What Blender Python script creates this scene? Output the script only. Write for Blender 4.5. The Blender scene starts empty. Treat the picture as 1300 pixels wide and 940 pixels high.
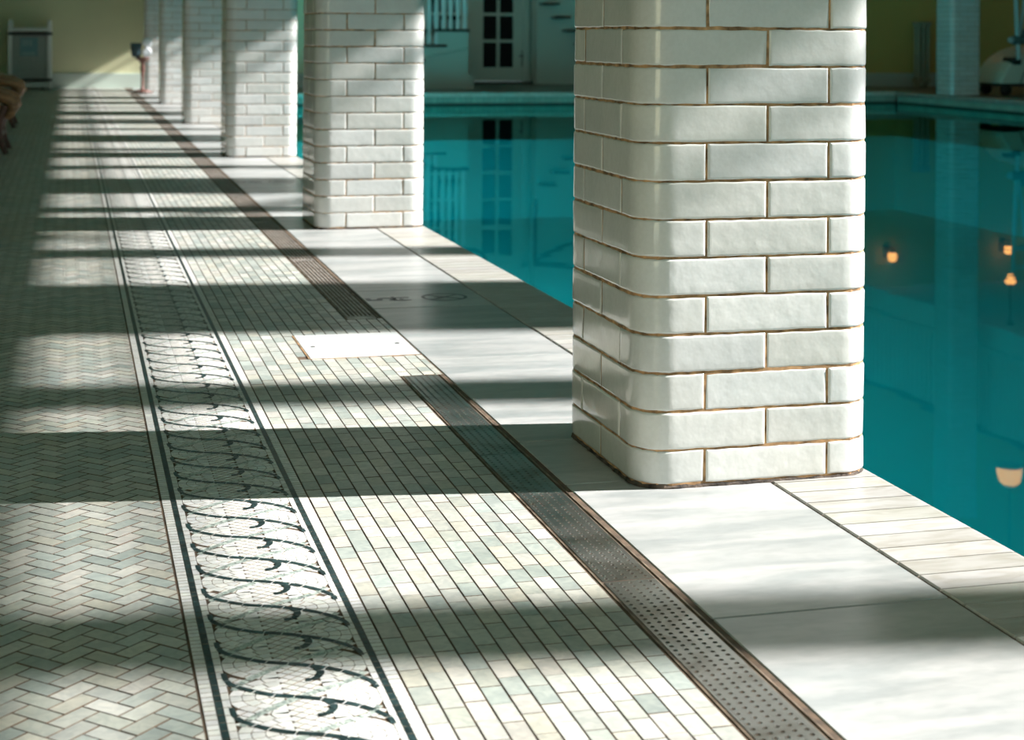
import bpy, math, random
from mathutils import Vector, Matrix
R_ = random.Random(7)
PI = math.pi
COL = bpy.context.scene.collection

# ---------------------------------------------------------------- helpers
class MB:
    """collects polygons; build() links them as one mesh object"""
    def __init__(s): s.v=[]; s.f=[]; s.m=[]; s.c=[]; s.sm=[]
    def poly(s, pts, m=0, c=None, smooth=False):
        b=len(s.v); s.v.extend([tuple(p) for p in pts]); s.f.append(tuple(range(b,b+len(pts))))
        s.m.append(m); s.c.append(c or (1,1,1)); s.sm.append(smooth)
    def faces(s, verts, faces, m=0, c=None, smooth=False):
        b=len(s.v); s.v.extend([tuple(p) for p in verts])
        for f in faces:
            s.f.append(tuple(b+i for i in f)); s.m.append(m); s.c.append(c or (1,1,1)); s.sm.append(smooth)
    def box(s, x0,y0,z0,x1,y1,z1, m=0, c=None, bev=0.0):
        if bev<=0:
            v=[(x0,y0,z0),(x1,y0,z0),(x1,y1,z0),(x0,y1,z0),(x0,y0,z1),(x1,y0,z1),(x1,y1,z1),(x0,y1,z1)]
            s.faces(v,[(3,2,1,0),(4,5,6,7),(0,1,5,4),(1,2,6,5),(2,3,7,6),(3,0,4,7)],m,c); return
        b=min(bev,(x1-x0)/2.01,(y1-y0)/2.01,(z1-z0)/2.01)
        ring=lambda d,z:[(x0+d,y0+d,z),(x1-d,y0+d,z),(x1-d,y1-d,z),(x0+d,y1-d,z)]
        # three-level chamfered box (chamfers on top and bottom edges and on uprights)
        def ring8(o,z):
            return [(x0+b,y0+o,z),(x1-b,y0+o,z),(x1-o,y0+b,z),(x1-o,y1-b,z),(x1-b,y1-o,z),(x0+b,y1-o,z),(x0+o,y1-b,z),(x0+o,y0+b,z)]
        v=ring8(b,z0)+ring8(0,z0+b)+ring8(0,z1-b)+ring8(b,z1)
        f=[tuple(range(7,-1,-1)),tuple(range(24,32))]
        for k in range(3):
            for i in range(8):
                j=(i+1)%8; f.append((k*8+i,k*8+j,k*8+8+j,k*8+8+i))
        s.faces(v,f,m,c)
    def tube(s, path, rad, n=12, m=0, c=None, cap=True):
        P=[Vector(p) for p in path]; k=len(P)
        rad=[rad]*k if isinstance(rad,(int,float)) else rad
        t=[(P[min(i+1,k-1)]-P[max(i-1,0)]).normalized() for i in range(k)]
        up=Vector((0,0,1)) if abs(t[0].z)<.9 else Vector((1,0,0))
        nrm=t[0].cross(up).normalized(); vs=[]
        for i in range(k):
            nrm=(nrm-t[i]*nrm.dot(t[i])).normalized(); bn=t[i].cross(nrm)
            for j in range(n):
                a=2*PI*j/n; vs.append(P[i]+(nrm*math.cos(a)+bn*math.sin(a))*rad[i])
        f=[]
        for i in range(k-1):
            for j in range(n):
                q=(j+1)%n; f.append((i*n+j,i*n+q,i*n+n+q,i*n+n+j))
        s.faces(vs,f,m,c,True)
        if cap:
            s.faces(vs[:n],[tuple(range(n-1,-1,-1))],m,c); s.faces(vs[-n:],[tuple(range(n))],m,c)
    def lathe(s, prof, cx=0, cy=0, n=24, m=0, c=None, smooth=True, axis='z'):
        vs=[]
        for r,z in prof:
            for j in range(n):
                a=2*PI*j/n; p=(r*math.cos(a),r*math.sin(a),z)
                if axis=='x': p=(p[2],p[0],p[1])
                if axis=='y': p=(p[0],p[2],p[1])
                vs.append((p[0]+cx,p[1]+cy,p[2]) if axis=='z' else (p[0]+cx,p[1]+cy,p[2]))
        f=[]
        for i in range(len(prof)-1):
            for j in range(n):
                q=(j+1)%n; f.append((i*n+j,i*n+q,i*n+n+q,i*n+n+j))
        s.faces(vs,f,m,c,smooth)
    def prism(s, pts, y0, y1, m=0, c=None):
        """outline in XZ pushed along Y"""
        n=len(pts); v=[(x,y0,z) for x,z in pts]+[(x,y1,z) for x,z in pts]
        f=[tuple(range(n)),tuple(range(2*n-1,n-1,-1))]
        for i in range(n):
            j=(i+1)%n; f.append((j,i,n+i,n+j))
        s.faces(v,f,m,c)
    def build(s, name, mats, parent=None, col=False, loc=None):
        me=bpy.data.meshes.new(name); me.from_pydata(s.v,[],s.f)
        if not isinstance(mats,(list,tuple)): mats=[mats]
        for m in mats: me.materials.append(m)
        me.polygons.foreach_set('material_index',s.m)
        me.polygons.foreach_set('use_smooth',s.sm)
        if col:
            a=me.color_attributes.new('Col','FLOAT_COLOR','CORNER'); d=[]
            for f,c in zip(s.f,s.c): d.extend([c[0],c[1],c[2],1.0]*len(f))
            a.data.foreach_set('color',d)
        me.update()
        o=bpy.data.objects.new(name,me); COL.objects.link(o)
        if parent: o.parent=parent
        if loc: o.location=loc
        return o

def tag(o,label=None,cat=None,group=None,kind=None):
    if label: o['label']=label
    if cat: o['category']=cat
    if group: o['group']=group
    if kind: o['kind']=kind
    return o
def thing(name,label,cat,loc=(0,0,0),rz=0,group=None):
    o=bpy.data.objects.new(name,None); COL.objects.link(o); o.location=loc; o.rotation_euler=(0,0,rz)
    o.empty_display_size=.1
    return tag(o,label,cat,group)
def struct(o): o['kind']='structure'; return o
def dup(root,loc,label=None,group=None,rz=None):
    r=root.copy(); COL.objects.link(r); r.location=loc
    if rz is not None: r.rotation_euler=(0,0,rz)
    if label: r['label']=label
    if group: r['group']=group
    for ch in list(root.children):
        c=ch.copy(); COL.objects.link(c); c.parent=r
        for g in list(ch.children):
            d=g.copy(); COL.objects.link(d); d.parent=c
    return r

# ---------------------------------------------------------------- materials
def mat(name, base=(.8,.8,.8), rough=.5, metal=0, coat=0, attr=False, noise=None, bump=None, spec=.5, emit=None, coord='Object', rnoise=None):
    m=bpy.data.materials.new(name); m.use_nodes=True; nt=m.node_tree; N=nt.nodes; L=nt.links
    b=N['Principled BSDF']; b.inputs['Roughness'].default_value=rough; b.inputs['Metallic'].default_value=metal
    b.inputs['Coat Weight'].default_value=coat; b.inputs['Specular IOR Level'].default_value=spec
    b.inputs['Coat Roughness'].default_value=.08
    tc=N.new('ShaderNodeTexCoord'); src=None
    rgb=N.new('ShaderNodeRGB'); rgb.outputs[0].default_value=(*base,1); src=rgb.outputs[0]
    if attr:
        a=N.new('ShaderNodeAttribute'); a.attribute_name='Col'
        mx=N.new('ShaderNodeMix'); mx.data_type='RGBA'; mx.blend_type='MULTIPLY'; mx.inputs[0].default_value=1
        L.new(src,mx.inputs[6]); L.new(a.outputs['Color'],mx.inputs[7]); src=mx.outputs[2]
    if noise:      # list of (scale, detail, colour multiplier low, high, lo, hi, distortion)
        for (sc,de,cl,ch,lo,hi,di,stretch) in noise:
            mp=N.new('ShaderNodeMapping'); mp.inputs['Scale'].default_value=stretch
            L.new(tc.outputs[coord],mp.inputs[0])
            n=N.new('ShaderNodeTexNoise'); n.inputs['Scale'].default_value=sc; n.inputs['Detail'].default_value=de
            n.inputs['Distortion'].default_value=di
            L.new(mp.outputs[0],n.inputs['Vector'])
            cr=N.new('ShaderNodeValToRGB'); cr.color_ramp.elements[0].position=lo; cr.color_ramp.elements[1].position=hi
            cr.color_ramp.elements[0].color=(*cl,1); cr.color_ramp.elements[1].color=(*ch,1)
            L.new(n.outputs['Fac'],cr.inputs[0])
            mx=N.new('ShaderNodeMix'); mx.data_type='RGBA'; mx.blend_type='MULTIPLY'; mx.inputs[0].default_value=1
            L.new(src,mx.inputs[6]); L.new(cr.outputs[0],mx.inputs[7]); src=mx.outputs[2]
    L.new(src,b.inputs['Base Color'])
    if bump:
        sc,st,dist=bump
        n=N.new('ShaderNodeTexNoise'); n.inputs['Scale'].default_value=sc; n.inputs['Detail'].default_value=3
        L.new(tc.outputs[coord],n.inputs['Vector'])
        bp=N.new('ShaderNodeBump'); bp.inputs['Strength'].default_value=st; bp.inputs['Distance'].default_value=dist
        L.new(n.outputs['Fac'],bp.inputs['Height']); L.new(bp.outputs[0],b.inputs['Normal'])
    if rnoise:
        n=N.new('ShaderNodeTexNoise'); n.inputs['Scale'].default_value=rnoise[0]
        L.new(tc.outputs[coord],n.inputs['Vector'])
        mr=N.new('ShaderNodeMapRange'); mr.inputs[3].default_value=rnoise[1]; mr.inputs[4].default_value=rnoise[2]
        L.new(n.outputs['Fac'],mr.inputs[0]); L.new(mr.outputs[0],b.inputs['Roughness'])
    if emit:
        b.inputs['Emission Color'].default_value=(*emit[0],1); b.inputs['Emission Strength'].default_value=emit[1]
    return m
ONE=(1,1,1)
M={}
M['tile']=mat('small_stone_tile',attr=True,base=(.98,.98,.98),rough=.34,coord='Object',rnoise=(60,.24,.5),
    noise=[(55,4,(.80,.82,.82),(1.06,1.05,1.02),.35,.68,1.2,ONE),(1.3,3,(.93,.91,.86),(1,1,1),.35,.6,0,ONE)],bump=(120,.12,.002))
M['grout']=mat('brown_floor_grout',base=(.115,.078,.052),rough=.9,noise=[(30,3,(.5,.5,.5),(1.25,1.2,1.1),.35,.7,0,ONE)])
M['mosaic']=mat('white_mosaic_marble',attr=True,base=(.95,.95,.95),rough=.32,noise=[(70,3,(.84,.86,.86),(1.04,1.04,1.02),.35,.65,.5,ONE)])
M['dark_mosaic']=mat('dark_green_mosaic_marble',attr=True,base=(.95,.95,.95),rough=.3,noise=[(160,3,(.45,.5,.5),(1.5,1.55,1.5),.4,.75,.8,ONE)])
M['marble']=mat('honed_white_marble',attr=True,base=(.98,.98,.98),rough=.33,
    noise=[(5.5,9,(.72,.76,.77),(1,1,1),.38,.58,.5,(.55,2.6,1)),(2.1,4,(.86,.87,.86),(1.05,1.05,1.05),.35,.62,.3,(.7,1.6,1)),(30,4,(.90,.91,.91),(1.03,1.03,1.03),.3,.6,.3,(1,2,1))],bump=(60,.05,.001))
M['coping']=mat('coping_stone',attr=True,base=(.97,.97,.97),rough=.4,
    noise=[(22,5,(.82,.80,.74),(1.03,1.03,1.02),.35,.62,1,(.6,2.2,1))],bump=(70,.1,.002))
M['glaze']=mat('white_glazed_tile',attr=True,base=(.97,.97,.97),rough=.17,coat=.4,spec=.5,coord='Object',
    noise=[(9,3,(.93,.94,.945),(1.01,1.01,1.01),.35,.65,.4,ONE),(140,2,(.965,.965,.96),(1,1,1),.4,.6,0,ONE)],bump=(26,.30,.004))
M['mortar']=mat('brown_wall_mortar',base=(.40,.25,.13),rough=.9,noise=[(40,4,(.35,.33,.3),(1.5,1.4,1.3),.35,.7,0,ONE)])
M['dirt']=mat('grimy_mortar',base=(.07,.055,.045),rough=.95,noise=[(35,4,(.3,.3,.3),(2.2,2.1,2.0),.4,.75,0,ONE)],bump=(60,.8,.006))
M['steel']=mat('brushed_steel',base=(.46,.45,.43),rough=.36,metal=1,rnoise=(14,.2,.5),noise=[(12,4,(.62,.58,.52),(1,1,1),.33,.55,1,ONE)])
M['frame_steel']=mat('grimy_steel_edge',base=(.26,.22,.18),rough=.55,metal=.6,noise=[(25,4,(.4,.35,.3),(1.4,1.3,1.2),.35,.65,0,ONE)])
M['slot']=mat('worn_bronze_grating',base=(.40,.37,.34),rough=.5,metal=.5,noise=[(25,3,(.6,.6,.6),(1.2,1.2,1.2),.35,.65,0,ONE)])
M['pit']=mat('dark_drain_bed',base=(.02,.018,.016),rough=.9)
M['yellow']=mat('olive_yellow_plaster',base=(.70,.69,.45),rough=.7,noise=[(2,3,(.93,.93,.93),(1,1,1),.3,.7,0,ONE)])
M['olive']=mat('dark_olive_plaster',base=(.55,.42,.13),rough=.7)
M['cream']=mat('cream_painted_wood',base=(.50,.57,.50),rough=.55)
M['white']=mat('white_paint',base=(.72,.75,.73),rough=.45)
M['ceil']=mat('pale_ceiling_plaster',base=(.62,.66,.6),rough=.8)
M['skirting']=mat('pale_green_skirting',base=(.50,.58,.52),rough=.5)
M['darkwood']=mat('dark_stained_wood',base=(.045,.03,.022),rough=.35)
M['black']=mat('black_rubber',base=(.01,.01,.01),rough=.6)
M['darkglass']=mat('dark_window_glass',base=(.002,.003,.003),rough=.25,spec=.1)
M['basin']=mat('turquoise_pool_plaster',base=(0.0,.60,.63),rough=.6)
M['lane']=mat('dark_blue_lane_tile',base=(.0,.10,.16),rough=.5)
M['pooltile']=mat('pool_waterline_tile',attr=True,base=(.9,.9,.9),rough=.2)
M['rattan']=mat('brown_bent_wood',base=(.30,.16,.08),rough=.4,noise=[(6,4,(.55,.5,.5),(1.3,1.3,1.2),.35,.65,2,(1,1,6))])
M['rattan_dark']=mat('dark_red_brown_wood',base=(.13,.06,.045),rough=.45,noise=[(8,4,(.6,.6,.6),(1.3,1.2,1.2),.35,.65,2,ONE)])
M['cushion']=mat('tan_cushion_cloth',base=(.60,.36,.20),rough=.9)
M['canvas']=mat('grey_canvas',base=(.34,.38,.36),rough=.9,noise=[(30,2,(.9,.9,.9),(1,1,1),.4,.6,0,ONE)])
M['band']=mat('dark_strap',base=(.03,.035,.035),rough=.6)
M['poster']=mat('blue_label_print',base=(.17,.30,.33),rough=.6)
M['poster2']=mat('pale_label_print',base=(.30,.42,.43),rough=.6)
M['navy']=mat('navy_basket',base=(.035,.07,.085),rough=.6,noise=[(60,2,(.7,.7,.7),(1.2,1.2,1.2),.4,.6,0,ONE)])
M['towel']=mat('white_towelling',base=(.86,.88,.92),rough=.95,bump=(200,.5,.004))
M['radiator']=mat('cream_radiator_paint',base=(.36,.34,.24),rough=.5)
M['shell']=mat('cream_plastic_shell',base=(.62,.66,.56),rough=.35)
M['liftpole']=mat('pale_blue_grey_coated_tube',base=(.42,.58,.58),rough=.35)
M['liftjoint']=mat('blue_grey_joint',base=(.07,.13,.13),rough=.5)
M['lamp']=mat('glowing_amber_glass',base=(.9,.5,.3),rough=.4,emit=((1.0,.16,.04),7.0))
M['ink']=mat('black_inlay',base=(.035,.04,.045),rough=.4)
M['leaf']=mat('green_leaf',base=(.06,.13,.03),rough=.6)
M['bark']=mat('brown_bark',base=(.12,.08,.05),rough=.9)
M['deck']=None
def brick_mat(name,c1,c2,mo,w,h,ms,rough=.4):
    m=bpy.data.materials.new(name); m.use_nodes=True; nt=m.node_tree; N=nt.nodes; L=nt.links
    b=N['Principled BSDF']; b.inputs['Roughness'].default_value=rough
    tc=N.new('ShaderNodeTexCoord'); t=N.new('ShaderNodeTexBrick')
    t.inputs['Scale'].default_value=1; t.inputs['Brick Width'].default_value=w; t.inputs['Row Height'].default_value=h
    t.inputs['Mortar Size'].default_value=ms; t.inputs['Color1'].default_value=(*c1,1); t.inputs['Color2'].default_value=(*c2,1); t.inputs['Mortar'].default_value=(*mo,1)
    L.new(tc.outputs['Object'],t.inputs['Vector']); L.new(t.outputs['Color'],b.inputs['Base Color'])
    return m
M['deck']=brick_mat('brown_grey_deck_tile',(.20,.17,.13),(.15,.14,.11),(.06,.05,.04),.1,.1,.006)
M['oak']=brick_mat('plain_stone_deck',(.42,.44,.38),(.33,.37,.32),(.12,.09,.06),.053,.0265,.002)

# water: clear tinted body under a mirror surface
def water_mat():
    m=bpy.data.materials.new('pool_water'); m.use_nodes=True; nt=m.node_tree; N=nt.nodes; L=nt.links
    N.remove(N['Principled BSDF']); out=N['Material Output']
    g=N.new('ShaderNodeBsdfGlossy'); g.inputs['Color'].default_value=(.34,.92,.90,1); g.inputs['Roughness'].default_value=.012
    t=N.new('ShaderNodeBsdfTransparent'); t.inputs['Color'].default_value=(.12,.86,.92,1)
    fr=N.new('ShaderNodeFresnel'); fr.inputs['IOR'].default_value=1.33
    mx=N.new('ShaderNodeMixShader'); L.new(fr.outputs[0],mx.inputs[0]); L.new(t.outputs[0],mx.inputs[1]); L.new(g.outputs[0],mx.inputs[2])
    tc=N.new('ShaderNodeTexCoord'); n=N.new('ShaderNodeTexNoise'); n.inputs['Scale'].default_value=2.3; n.inputs['Detail'].default_value=2
    L.new(tc.outputs['Object'],n.inputs['Vector'])
    bp=N.new('ShaderNodeBump'); bp.inputs['Strength'].default_value=.05; bp.inputs['Distance'].default_value=.01
    L.new(n.outputs['Fac'],bp.inputs['Height']); L.new(bp.outputs[0],g.inputs['Normal']); L.new(mx.outputs[0],out.inputs['Surface'])
    return m
M['water']=water_mat()

# ---------------------------------------------------------------- layout (metres; +Y runs along the arcade, pool on +X)
EDGE=1.335; POOL_R=10.87; POOL_END=20.4; WATER=-.15
AISLE_L=-2.2; END_Y=22.4; Y0=.6

def clipx(poly,xm,keep_less=True):
    out=[]; n=len(poly)
    for i in range(n):
        a=poly[i]; b=poly[(i+1)%n]
        ia=(a[0]<=xm) if keep_less else (a[0]>=xm); ib=(b[0]<=xm) if keep_less else (b[0]>=xm)
        if ia: out.append(a)
        if ia!=ib:
            t=(xm-a[0])/(b[0]-a[0]); out.append((xm,a[1]+t*(b[1]-a[1])))
    return out
def slabtile(mb,poly,z,c,m=0,ch=.0003,drop=.0013,side=(.13,.08,.05)):
    """tile with a small chamfer: top polygon + skirt down into the grout"""
    n=len(poly); cx=sum(p[0] for p in poly)/n; cy=sum(p[1] for p in poly)/n
    top=[]
    for x,y in poly:
        dx,dy=cx-x,cy-y; l=math.hypot(dx,dy) or 1; top.append((x+dx/l*ch*1.3,y+dy/l*ch*1.3,z))
    lo=[(x,y,z-drop) for x,y in poly]
    mb.poly(top,m,c); mb.faces(top+lo,[(j,i,n+i,n+j) for i,j in ((i,(i+1)%n) for i in range(n))],m,side)

floor=struct(thing('floor',None,None))
# grout bed under the tiled walk
b=MB(); b.box(AISLE_L-.3,-4,-.12,EDGE-.02,POOL_END+4.4,-.0010); b.build('grout_bed',M['grout'],floor)

GREENS=[(.66,.70,.64),(.56,.63,.59),(.70,.70,.60),(.46,.55,.52),(.76,.78,.73),(.62,.66,.62),(.52,.61,.58),(.72,.71,.66),(.60,.65,.58)]
def green(r,k=1.0):
    c=r.choice(GREENS); j=r.uniform(.84,1.06)*k*.78; m=sum(c)/3; c=[m+(q-m)*.75 for q in c]; return (c[0]*j*1.02,c[1]*j,c[2]*j)
# herringbone field
def herringbone():
    mb=MB(); r=random.Random(3); W=.02655; g=.0010; s2=math.sqrt(.5)
    XR=.1445
    for u in range(-90,620):
        # y'=(u+v)/√2*W, x'=(u-v)/√2*W
        for v in range(-10,720):
            k=(u-v)%4
            if k==0: w,h=2,1
            elif k==3: w,h=1,2
            else: continue
            cx=((u+w/2)-(v+h/2))*s2*W; cy=((u+w/2)+(v+h/2))*s2*W
            if cx>XR+.03 or cx<AISLE_L-.02 or cy<Y0 or cy>END_Y-.02: continue
            pts=[(u*W+g,v*W+g),((u+w)*W-g,v*W+g),((u+w)*W-g,(v+h)*W-g),(u*W+g,(v+h)*W-g)]
            poly=[((a-b_)*s2,(a+b_)*s2) for a,b_ in pts]
            if cx>XR-.05: poly=clipx(poly,XR)
            if len(poly)<3: continue
            slabtile(mb,poly,r.uniform(-.0003,.0003),green(r))
    return mb.build('herringbone_tiles',M['tile'],floor,col=True)
herringbone()
# running-bond field beside the drain; the drain and the access panel are left out of it
COLW=.02705; GX=.378
DR=[(-4,3.558),(4.29,END_Y)]
ACC=(.536,.800,3.785,4.085)
def grid():
    mb=MB(); r=random.Random(5); g=.0010; LEN=.0527
    for k in range(16):
        x0=GX+k*COLW; x1=x0+COLW; y=Y0-(.026 if k%2 else 0)-r.uniform(0,.01)
        while y<END_Y-.05:
            L=LEN*r.choice((1,1,1,1,.96,1.04)); ym=y+L/2
            skip=False
            if x1>.7045 and any(a-.0<ym<b_ for a,b_ in DR): skip=True
            if k==15: 
                if x1>.8: x1=.8
            ya,yb=y,y+L
            if x1>ACC[0]+.001 and x0<ACC[1]:
                if ya<ACC[2]<yb: yb=ACC[2]
                elif ya<ACC[3]<yb: ya=ACC[3]
                elif ACC[2]<=ya and yb<=ACC[3]: skip=True
            if x1>.7045:
                if ya<3.558<yb: ya=3.558; skip=False
                elif ya<4.29<yb: yb=4.29; skip=False
            xa=x0
            if xa<ACC[0]<x1 and yb>ACC[2] and ya<ACC[3]: x1_=ACC[0]; skip=False
            else: x1_=x1
            if not skip and yb-ya>.006:
                slabtile(mb,[(xa+g*1.15,ya+g*.4),(x1_-g*1.15,ya+g*.4),(x1_-g*1.15,yb-g*.4),(xa+g*1.15,yb-g*.4)],r.uniform(-.0003,.0003),green(r,.94))
            y+=L
    return mb.build('running_bond_tiles',M['tile'],floor,col=True)
grid()
# mosaic border with the running S scroll
def border():
    w=MB(); d=MB(); r=random.Random(9)
    def wh(k=1): 
        j=r.uniform(.64,.78)*k; return (j,j*r.uniform(.98,1.01),j*r.uniform(.94,1.0))
    def dk(): 
        j=r.uniform(.7,1.5); return (.022*j,.040*j,.042*j)
    def pale():
        j=r.uniform(.85,1.1); return (.50*j,.54*j,.50*j)
    # straight strips of little tesserae
    for xa,xb,pitch in ((.1480,.1612,.0128),(.1702,.1790,.021),(.3455,.3532,.021),(.3622,.3765,.0128)):
        y=Y0
        while y<END_Y-.03:
            p=pitch*r.uniform(.92,1.08); slabtile(w,[(xa,y+.0006),(xb,y+.0006),(xb,y+p-.0006),(xa,y+p-.0006)],0,wh(),ch=.0001,side=(.30,.225,.16)); y+=p
    for xa,xb in ((.1618,.1698),(.3538,.3617)):
        y=Y0
        while y<END_Y-.03:
            p=.019*r.uniform(.8,1.2); slabtile(d,[(xa,y+.0004),(xb,y+.0004),(xb,y+p-.0004),(xa,y+p-.0004)],.0001,dk(),ch=.0001,side=(.30,.225,.16)); y+=p
    P=.1016
    S=[(.1790,2.1571),(.1802,2.1345),(.1868,2.1175),(.2038,2.0990),(.2182,2.0868),(.2327,2.0775),(.2500,2.0700),(.2739,2.0588),(.3027,2.0403),(.3190,2.0260),(.3310,2.0120),(.3415,1.9950),(.3452,1.9830),(.3455,1.9705)]
    PL=[(.1850,2.0010),(.1964,2.0202),(.2265,2.0469),(.2496,2.0631),(.2767,2.0788),(.3100,2.0960),(.3287,2.1080),(.3400,2.1250)]
    HK=[(.2845,2.0520),(.2893,2.0400),(.2895,2.0290),(.2850,2.0195),(.2787,2.0135),(.2690,2.0125)]
    def smooth(pts,n=6):
        out=[]
        for i in range(len(pts)-1):
            p0=pts[max(i-1,0)];p1=pts[i];p2=pts[i+1];p3=pts[min(i+2,len(pts)-1)]
            for k in range(n):
                t=k/n; f=lambda a,b_,c,e:.5*((2*b_)+(-a+c)*t+(2*a-5*b_+4*c-e)*t*t+(-a+3*b_-3*c+e)*t**3)
                out.append((f(p0[0],p1[0],p2[0],p3[0]),f(p0[1],p1[1],p2[1],p3[1])))
        out.append(pts[-1]); return out
    def strip(mb,pts,dy,w0,w1,z,colf,seg=.022,taper=False,gap=.0008):
        ps=smooth(pts); n=len(ps); cum=[0]
        for i in range(1,n): cum.append(cum[-1]+math.hypot(ps[i][0]-ps[i-1][0],ps[i][1]-ps[i-1][1]))
        tot=cum[-1]
        def at(s):
            s=max(0,min(tot,s)); i=1
            while i<n-1 and cum[i]<s: i+=1
            t=(s-cum[i-1])/max(1e-9,cum[i]-cum[i-1]); a,b_=ps[i-1],ps[i]
            x=a[0]+(b_[0]-a[0])*t; y=a[1]+(b_[1]-a[1])*t; tx,ty=b_[0]-a[0],b_[1]-a[1]; l=math.hypot(tx,ty) or 1
            return x,y+dy,-ty/l,tx/l
        s=0
        while s<tot-.002:
            e=min(tot,s+seg*r.uniform(.75,1.25)); k=max(2,int((e-s)/.005)+1); top=[];bot=[]
            for q in range(k):
                ss=s+gap+(e-s-2*gap)*q/(k-1); f=ss/tot; wd=(w0+(w1-w0)*math.sin(PI*min(1,max(0,f))))/2
                x,y,nx,ny=at(ss); top.append((x+nx*wd,y+ny*wd,z)); bot.append((x-nx*wd,y-ny*wd,z))
            c=colf()
            for q in range(k-1): mb.poly([bot[q],bot[q+1],top[q+1],top[q]],0,c)
            s=e
    k0=int((Y0-2.2)/P); k1=int((END_Y-2.2)/P)
    # light tesserae: diagonal lattice in the middle, fans at both ends
    q=.0122; s2=math.sqrt(.5)
    for u in range(-40,1400):
        for v in range(-40,1400):
            x=(u-v)*s2*q*1.10+.262; 
            y=(u+v)*s2*q*.92+Y0
            if y>END_Y-.05: break
            if x<.1835 or x>.3415: continue
            if x<.2375 or x>.290:
                if y>9: continue
                yb=2.0790 if x<.25 else 2.0520; xf=.2400 if x<.25 else .2860
                dy=(y-yb+P/2)%P-P/2
                if ((x-xf)/.0640)**2+(dy/.0560)**2<1.0: continue
            hx=s2*q*1.10-.0009; hy=s2*q*.92-.0009
            slabtile(w,[(x-hx,y),(x,y-hy),(x+hx,y),(x,y+hy)],-.0004+r.uniform(0,.0001),wh(.97),ch=.0001,side=(.30,.225,.16))
    for k in range(k0,k1):
        for side in (-1,1):
            yc=(2.0790 if side<0 else 2.0520)+k*P; xc=.2400 if side<0 else .2860
            for ri in range(4):
                r0=.0035+.0148*ri; r1=r0+.0139; na=max(3,int(1+ri*2.2)+2); A=PI*.5
                for a in range(na):
                    a0=-A+2*A*a/na+.04/(ri+.7); a1=-A+2*A*(a+1)/na-.04/(ri+.7)
                    pts=[(xc+side*rr*math.cos(t),yc+rr*math.sin(t)*.86) for rr,t in ((r0,a0),(r1,a0),(r1,(a0+a1)/2),(r1,a1),(r0,a1))]
                    pts=clipx(clipx(pts,.3450),.1798,False)
                    if len(pts)>2: 
                        if side<0: pts=pts[::-1]
                        slabtile(w,pts[::-1] if side>0 and 0 else pts,-.0003,wh(),ch=.0001,side=(.30,.225,.16))
        strip(d,PL,k*P,.0080,.0105,.0001,pale,.016)
        strip(d,S,k*P,.0062,.0092,.0003,dk,.026)
        strip(d,HK,k*P,.0090,.0090,.0004,dk,.014)
    w.build('border_light_tesserae',M['mosaic'],floor,col=True)
    d.build('border_scroll_tesserae',M['dark_mosaic'],floor,col=True)
border()
# marble slabs between the drain and the coping
def slabs():
    mb=MB(); r=random.Random(4)
    js=[-3.5,-2.0,-.4,.9,1.985,2.635,2.93,3.72,4.44,4.745,5.93,7.08,8.18,8.50]
    while js[-1]<END_Y-1: js.append(js[-1]+r.uniform(1.0,1.25))
    js.append(END_Y-.01)
    for a,b_ in zip(js[:-1],js[1:]):
        if (a,b_) in ((4.44,4.745),(8.18,8.50)): continue      # the two depth markers sit here
        j=r.uniform(.405,.44); mb.box(.8035,a+.0015,-.05,1.142,b_-.0015,.0005,0,(j,j,j*.985),bev=.0015)
    return mb.build('marble_slabs',M['marble'],floor,col=True)
slabs()
# far end deck, right-hand deck
b=MB(); b.box(EDGE-.02,POOL_END,-.6,17,POOL_END+4.6,-.001); b.box(POOL_R,-4,-.6,17,POOL_END,-.001); b.build('plain_deck',M['deck'],floor)
# coping: rows of narrow stones with a rounded nose over the water
def coping():
    mb=MB(); r=random.Random(12)
    def stone(x0,x1,y0,y1,flip=False):
        j=r.uniform(.37,.47); c=(j,j*r.uniform(.97,1.0),j*r.uniform(.90,.97)); R=.018
        prof=[(x0,-.05),(x0,.0),(x0+.002,.002),(x1-R,.002)]+[(x1-R+R*math.sin(a),.002-R+R*math.cos(a)) for a in (PI*.12,PI*.25,PI*.38,PI*.5)]+[(x1,-.045),(x1-.01,-.05)]
        if flip: prof=[(x0+x1-x,z) for x,z in prof][::-1]
        n=len(prof); g=.0017
        v=[(x,y0+g,z) for x,z in prof]+[(x,y1-g,z) for x,z in prof]
        f=[tuple(range(n-1,-1,-1)),tuple(range(n,2*n))]+[(i,(i+1)%n,n+(i+1)%n,n+i) for i in range(n)]
        mb.faces(v,f,0,c)
    y=.6+.0
    y=1.8314-.0605*20
    while y<POOL_END-.05: stone(1.1455,EDGE+.012,y,y+.0605); y+=.0605
    y=10.
    while y<POOL_END-.05: stone(POOL_R-.012,POOL_R+.19,y,y+.0605,True); y+=.0605
    x=EDGE
    while x<POOL_R: mb.box(x+.001,POOL_END-.012,-.05,x+.0595,POOL_END+.19,.002,0,(.72,.76,.70),bev=.004); x+=.0605
    return mb.build('trim_1',M['coping'],None,col=True)
struct(coping())
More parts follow.
